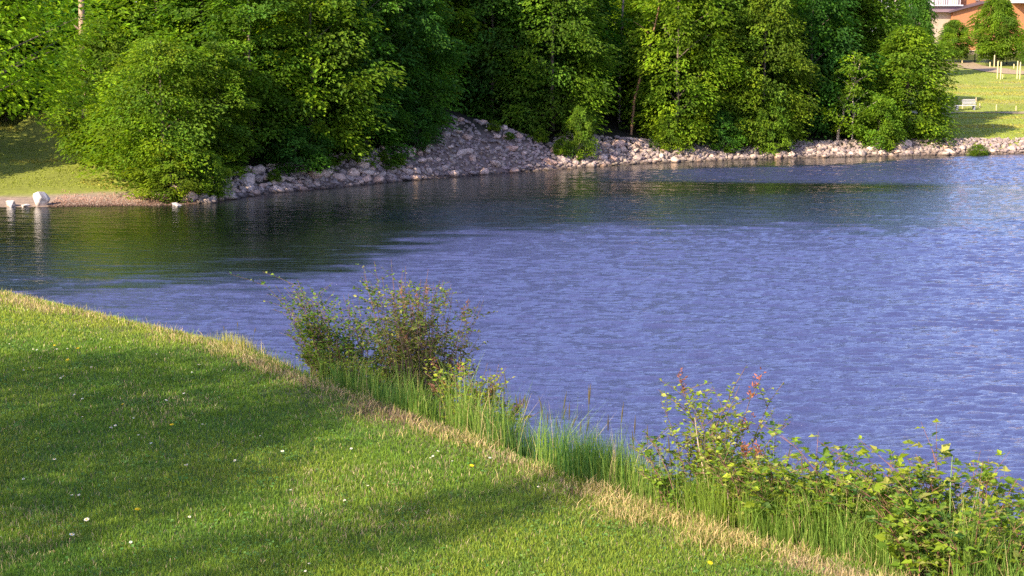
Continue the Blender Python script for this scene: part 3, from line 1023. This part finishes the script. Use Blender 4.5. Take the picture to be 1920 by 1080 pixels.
# ------------------------------------------------------------------ stemmed plants
def stem_plant(name, lab, cat, x, y, z, n, Hs_, spread, leaf, nleaf, seed, cl, clr=.3, stemc=(.22, .12, .08), lean=.35, start=.25, reds=0,
               tri=False, twig=4, twl=.28, pale=.15, heights=None, dirs=None, redc=(.30, .10, .08), up=.3):
    rs = np.random.RandomState(seed)
    e = empty(name, (x, y, z), 0, label=lab, cat=cat)
    st = Acc(); lf = Acc(); RDS = []
    LP, LT, LN, LL, LC = [], [], [], [], []
    for i in range(n):
        a = rs.rand() * 2 * PI; r = spread * math.sqrt(rs.rand())
        b = np.array([math.cos(a) * r * 1.3, math.sin(a) * r * .7, 0.0])
        b[2] = Hs(x + b[0], y + b[1]) - z - .02
        h = Hs_ * (rs.uniform(.55, 1.0) if heights is None else heights[i % len(heights)] * rs.uniform(.85, 1.1))
        if dirs is not None:
            ld = np.array([*dirs[i % len(dirs)], 0.0]) * h + rs.randn(3) * .04
        else:
            ld = np.array([b[0] / spread * .9 + np.clip(rs.randn() * .35, -.45, .45), rs.randn() * .4, 0]) * lean * h
        k = 7; pts = []
        for j in range(k):
            u = j / (k - 1)
            pts.append(b + np.array([0, 0, 1]) * h * (u - .22 * u ** 3 * lean * 2) + ld * u ** 1.7 + rs.randn(3) * .006 * (j > 0))
        pts = np.array(pts)
        st.tube(pts, np.linspace(.0042, .0012, k), 4, stemc)
        paths = [(pts, start, nleaf)]
        for t_ in range(twig):
            u = rs.uniform(start, .92); j = u * (k - 1); j0 = int(j)
            o = pts[j0] + (pts[min(j0 + 1, k - 1)] - pts[j0]) * (j - j0)
            d = unit(np.array([rs.randn(), rs.randn(), rs.uniform(.1, 1.0)]))
            L = twl * h * rs.uniform(.5, 1)
            tp = np.array([o, o + d * L * .5 + [0, 0, .02 * L], o + d * L])
            st.tube(tp, [.0018, .0014, .0008], 4, stemc)
            paths.append((tp, .15, max(3, int(nleaf * .5))))
        for (pp, s0, nn) in paths:
            for q in range(nn):
                u = s0 + (1 - s0) * (q + rs.rand() * .6) / nn; u = min(u, 1)
                j = u * (len(pp) - 1); j0 = min(int(j), len(pp) - 2)
                o = pp[j0] + (pp[j0 + 1] - pp[j0]) * (j - j0)
                az = q * 2.4 + rs.rand()
                d = unit(np.array([math.cos(az), math.sin(az), up + rs.randn() * .35]))
                ls = leaf * rs.uniform(.6, 1.2) * (1.1 - .45 * u)
                cc = np.array(cl[rs.randint(len(cl))]) * rs.uniform(1 - clr, 1 + clr)
                if rs.rand() < pale: cc = np.array([.30, .34, .10]) * rs.uniform(.8, 1.2)
                prs = [(d, 1.0)]
                o2 = o
                if tri:
                    o2 = o + d * ls * .7
                    st.tube([o, o2], [.0012, .0009], 3, (.16, .2, .06))
                    s_ = unit(np.cross(d, [0, 0, 1]))
                    prs = [(d, 1.0), (unit(d * .35 + s_), .8), (unit(d * .35 - s_), .8)]
                for dd, f in prs:
                    LP.append(o2); LT.append(dd); LN.append(unit(np.array([0, 0, 1.0]) + rs.randn(3) * .45 - dd * .1)); LL.append(ls * f); LC.append(cc)
        if i < reds:
            tp = pts[-1]
            nr = 34; rd = Acc()
            for q in range(nr):
                u = rs.rand()
                o = pts[-2] + (pts[-1] - pts[-2]) * u + rs.randn(3) * .008 + np.array([0, 0, .05 * rs.rand()])
                d = unit(np.array([rs.randn(), rs.randn(), .8]))
                rd.leaves(o[None], d[None], unit(rs.randn(1, 3)), np.array([leaf * rs.uniform(.35, .7)]), np.array([leaf * .25]), np.array([redc]) * rs.uniform(.6, 1.4))
            RDS.append(rd)
    LP, LT, LN = np.array(LP), np.array(LT), np.array(LN); LL = np.array(LL); LC = np.array(LC)
    # each leaf as two joined half-blades bent along the rib
    lf.leaves(LP, LT, LN, LL, LL * .68, np.clip(LC, .01, .8), .16)
    link("stems", st.mesh("stems", True), M_bark, e)
    link("leaves", lf.mesh("leaves"), M_leaf, e)
    for rd in RDS: link("red_tip", rd.mesh("red_tip"), M_leaf, e)
    return e


gd = [(.10, .19, .03), (.13, .23, .035), (.07, .15, .04)]
gb = [(.20, .30, .03), (.25, .34, .035), (.15, .26, .035)]


def on_bank(px, off): p = epoint(px, off); return p[0], p[1], Hs(*p)


# big bush of the middle: several neighbouring shrubs
x, y, z = on_bank(535, .75)
stem_plant("shrub", "wide low leafy bush forming the left half of the big thicket on the bank", "shrub", x, y, z, 105, 1.15, .40, .044, 15, 41, gd + gb[:1], lean=.30, twig=7, start=.2, twl=.32)
x, y, z = on_bank(612, .8)
stem_plant("shrub", "tall leafy bush with a pointed green top in the middle of the big thicket", "shrub", x, y, z, 60, 1.55, .15, .042, 16, 42, gd, lean=.12, twig=7, start=.25, twl=.2)
x, y, z = on_bank(648, .8)
stem_plant("shrub", "dark twiggy bush with reddish tips forming the right half of the big thicket", "shrub", x, y, z, 62, 1.45, .15, .042, 16, 43, [(.10, .17, .04), (.13, .20, .035), (.15, .14, .06)], lean=.18, twig=7, start=.2, reds=12, stemc=(.16, .1, .09), redc=(.26, .15, .12), twl=.24)
x, y, z = on_bank(575, .4)
stem_plant("shrub", "small bright yellow-green bush at the front foot of the big thicket", "shrub", x, y, z, 60, .60, .26, .042, 11, 44, gb, lean=.4, twig=5, start=.12)
x, y, z = on_bank(810, .42)
stem_plant("shrub", "small reddish leafed shrub right of the big thicket", "shrub", x, y, z, 64, .85, .17, .040, 12, 45, gd + gb + gb, lean=.35, twig=5, reds=8, redc=(.26, .11, .11))
# tall sparse shrub
x, y, z = on_bank(1250, .42)
stem_plant("shrub", "tall sparse shrub with red shoot tips and pale leaves standing above the bank", "shrub", x, y, z, 36, 1.32, .13, .046, 16, 46, gb, pale=.35,
           stemc=(.22, .12, .07), twig=7, start=.3, reds=4, heights=[1.0, .85, .72, .62, .8, .6, .55, .7, .45],
           dirs=[(.22, 0), (-.18, .02), (.40, 0), (.1, 0), (-.04, 0), (.30, .05), (.2, -.05), (-.15, 0), (.0, 0)], redc=(.32, .13, .10))
x, y, z = on_bank(1285, .34)
stem_plant("shrub", "low leafy undergrowth shrub at the foot of the tall sparse shrub", "shrub", x, y, z, 90, .62, .28, .046, 12, 47, gd + gb, lean=.4, twig=4, start=.15, pale=.1)
x, y, z = on_bank(1420, .38)
stem_plant("shrub", "leafy shoots with pale tips right of the tall sparse shrub", "shrub", x, y, z, 64, .78, .26, .050, 12, 48, gd + gb, lean=.3, twig=4, pale=.25, reds=3, redc=(.32, .13, .10))
# bramble mass on the right
for i, (px, off, n, h, sp, lab) in enumerate([(1500, .40, 70, .80, .22, "left part of the bramble thicket at the lower right, beside the tussocks"),
                                             (1580, .52, 84, 1.0, .24, "middle bramble bush with large rounded leaves at the lower right"),
                                             (1680, .66, 90, 1.2, .26, "tallest bramble bush with arching pale tips near the right edge"),
                                             (1775, .34, 80, .78, .28, "low bright bramble at the bottom right corner")]):
    x, y, z = on_bank(px, off)
    stem_plant("bramble", lab, "bramble", x, y, z, n, h, sp, .064, 9, 50 + i, gd + gb + gb[:1], lean=.4, twig=4, tri=True, start=.2, pale=.14, stemc=(.26, .12, .08), twl=.3)

# dry canes
def cane(px, off, top, r, lab, c):
    x, y, z = on_bank(px, off)
    acc = Acc()
    t = np.array(top)
    acc.tube([(0, 0, -.03), t * .5 + [.006, 0, 0], t * .8 + [-.004, 0, 0], t], [r, r, r * .8, r * .5], 6, c)
    o = link("dry_cane", acc.mesh("dry_cane", True), M_bark, None, label=lab, cat="dry stalk")
    o.location = (x, y, z)


cane(1258, .38, (-.13, 0, .78), .005, "long straw pale dead stalk leaning left in front of the tall sparse shrub", (.5, .38, .26))
cane(1310, .40, (.09, 0, .66), .004, "short pale dead stalk leaning right beside the tall sparse shrub", (.5, .40, .33))
cane(1345, .10, (.0, 0, .30), .004, "upright pinkish dead stalk on the lawn's rim below the tall sparse shrub", (.45, .30, .24))
cane(1700, .35, (.0, 0, .85), .004, "tall thin green stalk standing in front of the tallest bramble", (.20, .30, .08))
cane(1775, .45, (.22, 0, .9), .004, "thin pale stalk leaning right at the right edge", (.28, .34, .16))

# ------------------------------------------------------------------ flowers in the lawn
def flower_parts(pet, ctr, n, R, h):
    st = Acc(); st.tube([(0, 0, 0), (.002, 0, h * .6), (0, 0, h)], [.0012, .001, .001], 4, (.12, .2, .04))
    p = Acc()
    for k in range(n):
        a = k * 2 * PI / n; d = np.array([[math.cos(a), math.sin(a), .18]])
        p.leaves(np.array([[0, 0, h]]), d, np.array([[0, 0, 1.0]]), np.array([R]), np.array([R * 5 / n]), np.array([pet]), .05)
    c = Acc(); c.tube([(0, 0, h - .001), (0, 0, h + .003), (0, 0, h + .005)], [R * .36, R * .34, R * .05], 8, ctr)
    return st.mesh("stem"), p.mesh("petals"), c.mesh("flower_centre")


def flower(name, meshes, x, y, s, lab, grp, cat):
    e = empty(name, (x, y, Hs(x, y)), random.uniform(0, 6), label=lab, cat=cat, group=grp)
    e.rotation_euler = (random.uniform(.1, .5), random.uniform(-.25, .25), 0); e.scale = (s, s, s)
    for nme, me in zip(("stem", "petals", "flower_centre"), meshes): link(nme, me, M_petal, e)


daisy = flower_parts((.85, .83, .80), (.7, .5, .05), 13, .013, .045)
dandy = flower_parts((.85, .62, .02), (.8, .55, .02), 20, .017, .045)
dpx = [(165, 978, 1.5), (133, 1007, 1.4), (208, 800, 1), (218, 795, 1), (103, 859, 1.1), (352, 870, 1.2), (531, 843, 1.2), (443, 857, 1), (355, 965, .9), (246, 1012, .9),
       (75, 690, .9), (43, 694, .9), (115, 707, .9), (120, 705, .9), (142, 738, .9), (155, 746, .9), (310, 749, 1), (345, 737, 1), (170, 687, .8), (62, 652, .8), (70, 653, .8),
       (108, 653, .9), (125, 653, .9), (190, 631, .7), (240, 638, .7), (52, 577, .7), (150, 922, .8), (137, 924, .8), (260, 811, .8), (284, 825, .8), (378, 790, .7), (488, 811, .7),
       (47, 893, .9), (659, 835, .9), (820, 842, .9), (814, 850, .9), (806, 852, .7), (850, 858, .7), (648, 932, .8), (580, 1052, .7), (575, 1064, .7), (918, 853, .9), (250, 778, .7),
       (155, 778, .7), (18, 640, .7), (25, 603, .6), (293, 661, .7), (372, 682, .7), (376, 682, .7), (360, 696, .7), (1010, 905, .7), (690, 905, .7), (545, 910, .6), (95, 600, .6), (205, 648, .7)]
for px, py, s in dpx:
    x, y = gp(px, py, LAWN + .04)
    flower("daisy", daisy, x, y, s * .9, "small white daisy in the mown lawn", "daisies scattered in the lawn", "flower")
for (px, py, s, lab) in [(257, 957, 1.2, "yellow dandelion nearest the camera on the left of the lawn"), (324, 796, 1.1, "yellow dandelion in the middle of the shaded lawn"), (130, 677, 1.1, "brightest yellow dandelion on the far left lawn"),
                         (148, 652, .8, "small yellow dandelion behind the brightest one on the far left lawn"), (103, 645, .8, "farthest small yellow dandelion on the left lawn"), (883, 870, 1.0, "yellow dandelion in the sunlit lawn near the straw rim"),
                         (232, 755, .7, "tiny yellow dandelion in the shaded lawn left of centre"), (1328, 1052, 1.0, "yellow dandelion in the sunlit lawn at the bottom")]:
    x, y = gp(px, py, LAWN + .04)
    flower("dandelion", dandy, x, y, s, lab, "dandelions in the lawn", "flower")

# ------------------------------------------------------------------ meadow furniture
def mbox(name, mat, parent, boxes, c, **k):
    a = Acc()
    for b in boxes: a.box(*b, c=c)
    return link(name, a.mesh(name), mat, parent, **k)


def gfind(px, py):
    """where the line of sight through a photo point meets the ground"""
    d = ray(px, py)
    for t in np.arange(60, 330, .25):
        x, y, z = d[0] * t, d[1] * t, CAM_Z + d[2] * t
        if z <= Hs(x, y): return x, y, Hs(x, y)
    return d[0] * 250, d[1] * 250, 5.0


def stake(px, py, h, lab, grp=None, r=.06, c=(.62, .50, .24)):
    x, y, z = gfind(px, py)
    a = Acc()
    a.tube([(0, 0, -.2), (0, 0, h - .06), (0, 0, h)], [r, r, r * .6], 8, c)
    a.add([(r * .6 * math.cos(k * PI / 4), r * .6 * math.sin(k * PI / 4), h) for k in range(8)], [(0, 1, 2, 3), (0, 3, 4, 7), (4, 5, 6, 7)])
    o = link("wooden_stake", a.mesh("wooden_stake", True), M_paint, None, label=lab, cat="stake", group=grp)
    o.location = (x, y, z)


GS = "wooden tree stakes on the meadow"
stake(1870, 148, 1.75, "left stake of the tall pair in the upper meadow", GS)
stake(1876, 149, 1.70, "right stake of the tall pair in the upper meadow", GS)
stake(1880, 148, .45, "short stub post beside the tall pair of stakes in the upper meadow", GS, .04)
stake(1907, 148, 1.75, "left stake of the tall pair at the right edge of the meadow", GS)
stake(1912, 149, 1.70, "right stake of the tall pair at the right edge of the meadow", GS)
stake(1864, 127, 1.35, "stake by the black fence under the big park tree", GS)
stake(1856, 127, .6, "short post by the black fence under the big park tree", GS)
stake(1795, 116, .75, "post at the left end of the black fence", GS)
stake(1804, 119, .5, "short post right of the fence's left end", GS)
stake(1901, 128, .45, "short post by the black fence at the right edge", GS)
GP = "low posts along the meadow path"
for px, py, h, lab in [(1805, 204, .45, "low post beside the white bench slab"), (1830, 192, .4, "low post upslope of the white bench slab"), (1837, 202, .35, "low post right of the white bench slab"),
                       (1868, 208, .5, "low post standing in the path line between bench and right edge"), (1905, 208, .4, "low post in the path line nearest the right edge")]:
    stake(px, py, h, lab, GP, .045, (.55, .42, .24))
# white slatted bench with a low back
x, y, z = gfind(1810, 207)
b = empty("bench", (x, y, z - .05), .12, label="white slatted bench by the path on the meadow", cat="bench")
mbox("seat", M_paint, b, [(-.8, .8, -.25 + .13 * i, -.15 + .13 * i, .40, .44) for i in range(4)], (.55, .55, .55))
mbox("backrest", M_paint, b, [(-.1, 1.0, .34 + .06 * i, .38 + .06 * i, .50 + .11 * i, .57 + .11 * i) for i in range(4)], (.50, .48, .45))
for sx in (-.7, .7): mbox("leg", M_paint, b, [(sx - .04, sx + .04, -.2, .22, -.1, .398)], (.25, .25, .32))
# path
def strip(name, pts, wd, c, lab, n=40, dz=.05):
    P = np.array(pts, float); t = np.linspace(0, len(P) - 1, n)
    X = np.interp(t, range(len(P)), P[:, 0]); Y = np.interp(t, range(len(P)), P[:, 1])
    dx = np.gradient(X); dy = np.gradient(Y); L = np.hypot(dx, dy)
    nx_, ny_ = -dy / L * wd / 2, dx / L * wd / 2
    a = Acc()
    rows = [np.stack([X + nx_ * s, Y + ny_ * s, H(X + nx_ * s, Y + ny_ * s) + dz], 1) for s in (-1, 0, 1)]
    V = np.concatenate(rows); q = []
    for r in range(2):
        for i in range(n - 1): q.append((r * n + i, r * n + i + 1, (r + 1) * n + i + 1, (r + 1) * n + i))
    a.add(V, q, None, c)
    link(name, a.mesh(name, True), M_ground, None, kind="structure", label=lab)


strip("path", [gfind(1700, 213)[:2], gfind(1800, 212)[:2], gfind(1860, 212)[:2], gfind(1930, 213)[:2], gfind(1990, 214)[:2]], 1.2, (.30, .24, .13), "sandy footpath crossing the meadow")
strip("upper_path", [gfind(1740, 110)[:2], gfind(1790, 116)[:2], gfind(1830, 128)[:2], gfind(1870, 134)[:2], gfind(1930, 139)[:2], gfind(1990, 142)[:2]], 3.4, (.34, .25, .15), "reddish bare strip below the black fence", 40, .06)
# black mesh fence
A0 = gfind(1770, 111); A1 = gfind(1990, 128)
L = math.hypot(A1[0] - A0[0], A1[1] - A0[1]); ang = math.atan2(A1[1] - A0[1], A1[0] - A0[0])
zf = A0[2]
f = empty("mesh_fence", A0, ang, label="long black mesh fence between the meadow and the buildings", cat="fence")
np_ = int(L / 2.2) + 1
for i in range(np_):
    u = i * 2.2; wx_ = A0[0] + math.cos(ang) * u; wy_ = A0[1] + math.sin(ang) * u
    mbox("post", M_metal, f, [(u - .04, u + .04, -.04, .04, Hs(wx_, wy_) - zf - .1, Hs(wx_, wy_) - zf + 1.25)], (.03, .03, .04))
a = Acc()
for u in np.arange(0, L, .11):
    zz_ = Hs(A0[0] + math.cos(ang) * u, A0[1] + math.sin(ang) * u) - zf
    a.box(u, u + .055, -.012, .012, zz_ + .03, zz_ + 1.15, c=(.03, .03, .05))
for i in range(np_):
    u = i * 2.2; zz_ = Hs(A0[0] + math.cos(ang) * (u + 1.1), A0[1] + math.sin(ang) * (u + 1.1)) - zf
    a.box(u, u + 2.2, -.03, -.014, zz_ + 1.1, zz_ + 1.18, c=(.03, .03, .05))
link("mesh_panel", a.mesh("mesh_panel"), M_metal, f)

# park trees before the buildings
for px, D, s, sz, lab in [(1770, 181, .44, .58, "small round park tree left of the big one before the buildings"),
                          (1850, 177, .60, .95, "big dense park tree before the brick building"),
                          (1924, 172, .42, .66, "park tree cut by the right edge before the brick building")]:
    x, y = at(px, D)
    tree('park', x, y, lab, s, sz, M_leaf, group="park trees before the buildings", name="park_tree")
x, y = at(1696, 160); tree('park', x, y, "tree beyond the wood's right end, left of the small park tree", .5, 1.1, M_leaf_d, group="park trees before the buildings", name="park_tree")

# ------------------------------------------------------------------ buildings
YB = 205.0
PXM = F / YB


def bx(px): return (px - 960) / PXM * 1.01
def bz(py): return CAM_Z + (60 - py) / PXM


zg = bz(112)
M_brick, ntb, pb, ob = newmat("brick")
bt = N(ntb, "ShaderNodeTexBrick"); tcb = N(ntb, "ShaderNodeTexCoord")
mpb = N(ntb, "ShaderNodeMapping"); mpb.inputs['Rotation'].default_value = (PI / 2, 0, 0)
ntb.links.new(tcb.outputs['Object'], mpb.inputs[0]); ntb.links.new(mpb.outputs[0], bt.inputs['Vector'])
bt.inputs['Scale'].default_value = 2.2
bt.inputs['Color1'].default_value = (.40, .15, .045, 1); bt.inputs['Color2'].default_value = (.33, .115, .04, 1); bt.inputs['Mortar'].default_value = (.32, .2, .13, 1)
ntb.links.new(bt.outputs[0], pb.inputs['Base Color']); pb.inputs['Roughness'].default_value = .9

A = empty("rendered_building", (bx(1730), YB, zg), 0, label="cream rendered building with a long white balcony, left behind the park trees", cat="building")
ox = bx(1730)
def rel(px): return bx(px) - ox
def rz_(py): return bz(py) - zg
mbox("wall", M_wall, A, [(rel(1690), rel(1778), 0, 12, -1, rz_(24))], (.40, .31, .225))
mbox("eave", M_wall, A, [(rel(1688), rel(1782), -.9, 12.2, rz_(23.8), rz_(13))], (.22, .15, .17))
mbox("upper_wall", M_wall, A, [(rel(1692), rel(1776), .6, 12, rz_(12.9), rz_(-60))], (.42, .34, .26))
for k, px in enumerate((1712, 1731, 1750)):
    wv = mbox("window", M_paint, A, [(rel(px), rel(px + 12), .50, .597, rz_(9), rz_(-22))], (.16, .13, .14))
    mbox("frame", M_paint, wv, [(rel(px) - .08, rel(px), .46, .58, rz_(9.5), rz_(-22.5)), (rel(px + 12), rel(px + 12) + .08, .46, .58, rz_(9.5), rz_(-22.5)), (rel(px + 6) - .04, rel(px + 6) + .04, .44, .497, rz_(9), rz_(-22))], (.75, .7, .7))
mbox("balcony_slab", M_wall, A, [(rel(1688), rel(1780), -1.3, .59, rz_(12.9), rz_(10.5))], (.5, .47, .5))
mbox("balcony_railing", M_paint, A, [(rel(1688) + i * .28, rel(1688) + i * .28 + .12, -1.28, -1.2, rz_(10.4), rz_(-4)) for i in range(int((rel(1780) - rel(1688)) / .28))]
     + [(rel(1688), rel(1780), -1.3, -1.18, rz_(-4.02), rz_(-5.5))], (.48, .43, .46))
B = empty("brick_building", (bx(1850), YB - 1, zg), 0, label="orange brick building with a sloping dark eave, behind the big park tree", cat="building")
ox = bx(1850)
xa, xm, xb = rel(1763), rel(1826), rel(1864)
a = Acc()
prof = [(xa, -1), (xb, -1), (xb, rz_(8)), (xm, rz_(6)), (xa, rz_(24))]
for yy in (0, 9): a.add([(p[0], yy, p[1]) for p in prof], [(0, 1, 2, 3)], [(0, 3, 4)])
a.add([(p[0], yy, p[1]) for yy in (0, 9) for p in prof], [(i, (i + 1) % 5, 5 + (i + 1) % 5, 5 + i) for i in range(5)])
link("gable_wall", a.mesh("gable_wall"), M_brick, B)
a = Acc()
for (p0, p1) in (((xa - .5, rz_(25)), (xm, rz_(5.5))), ((xm, rz_(5.5)), (xb, rz_(7.5)))):
    t = .22
    a.add([(p0[0], -.5, p0[1]), (p1[0], -.5, p1[1]), (p1[0], -.5, p1[1] + t), (p0[0], -.5, p0[1] + t), (p0[0], 9.2, p0[1]), (p1[0], 9.2, p1[1]), (p1[0], 9.2, p1[1] + t), (p0[0], 9.2, p0[1] + t)],
          [(0, 1, 2, 3), (4, 7, 6, 5), (0, 4, 5, 1), (3, 2, 6, 7), (0, 3, 7, 4), (1, 5, 6, 2)], None, (.10, .07, .08))
link("roof", a.mesh("roof"), M_metal, B)
mbox("upper_wall", M_brick, B, [(rel(1786), xb - .02, 3, 9.5, rz_(20), rz_(-70))], (.5, .2, .1))
wv = mbox("window", M_paint, B, [(rel(1815), rel(1822), 2.9, 2.997, rz_(3), rz_(-25))], (.2, .15, .13))
C_ = empty("brick_wing", (bx(1900), YB - 2, zg), 0, label="darker red brick wing with a white balcony at the right edge", cat="building")
ox = bx(1900)
mbox("wall", M_brick, C_, [(rel(1866), rel(2060), 0, 12, -1, rz_(8))], (.4, .15, .1))
mbox("balcony_slab", M_wall, C_, [(rel(1864), rel(2064), -1.6, 12, rz_(7.9), rz_(4))], (.5, .47, .5))
mbox("upper_wall", M_wall, C_, [(rel(1870), rel(2060), .5, 12, rz_(3.9), rz_(-70))], (.62, .48, .3))
mbox("balcony_railing", M_paint, C_, [(rel(1864) + i * .3, rel(1864) + i * .3 + .12, -1.56, -1.48, rz_(3.9), rz_(-9)) for i in range(42)] + [(rel(1864), rel(2060), -1.58, -1.46, rz_(-9.02), rz_(-10))], (.48, .44, .46))
for px in (1876, 1895, 1914):
    mbox("window", M_paint, C_, [(rel(px), rel(px + 10), .4, .497, rz_(0), rz_(-25))], (.2, .16, .15))
# low terrace wall in front of the buildings
T_ = empty("terrace_wall", (bx(1850), YB - 9, bz(112)), 0, label="low beige terrace wall under the park trees before the buildings", cat="wall")
ox = bx(1850)
mbox("wall_panel", M_wall, T_, [(rel(1700), rel(2050), 0, .3, -1, rz_(93))], (.42, .33, .22))
mbox("coping", M_wall, T_, [(rel(1700), rel(2050), -.05, .35, rz_(93) + .003, rz_(92))], (.48, .4, .3))
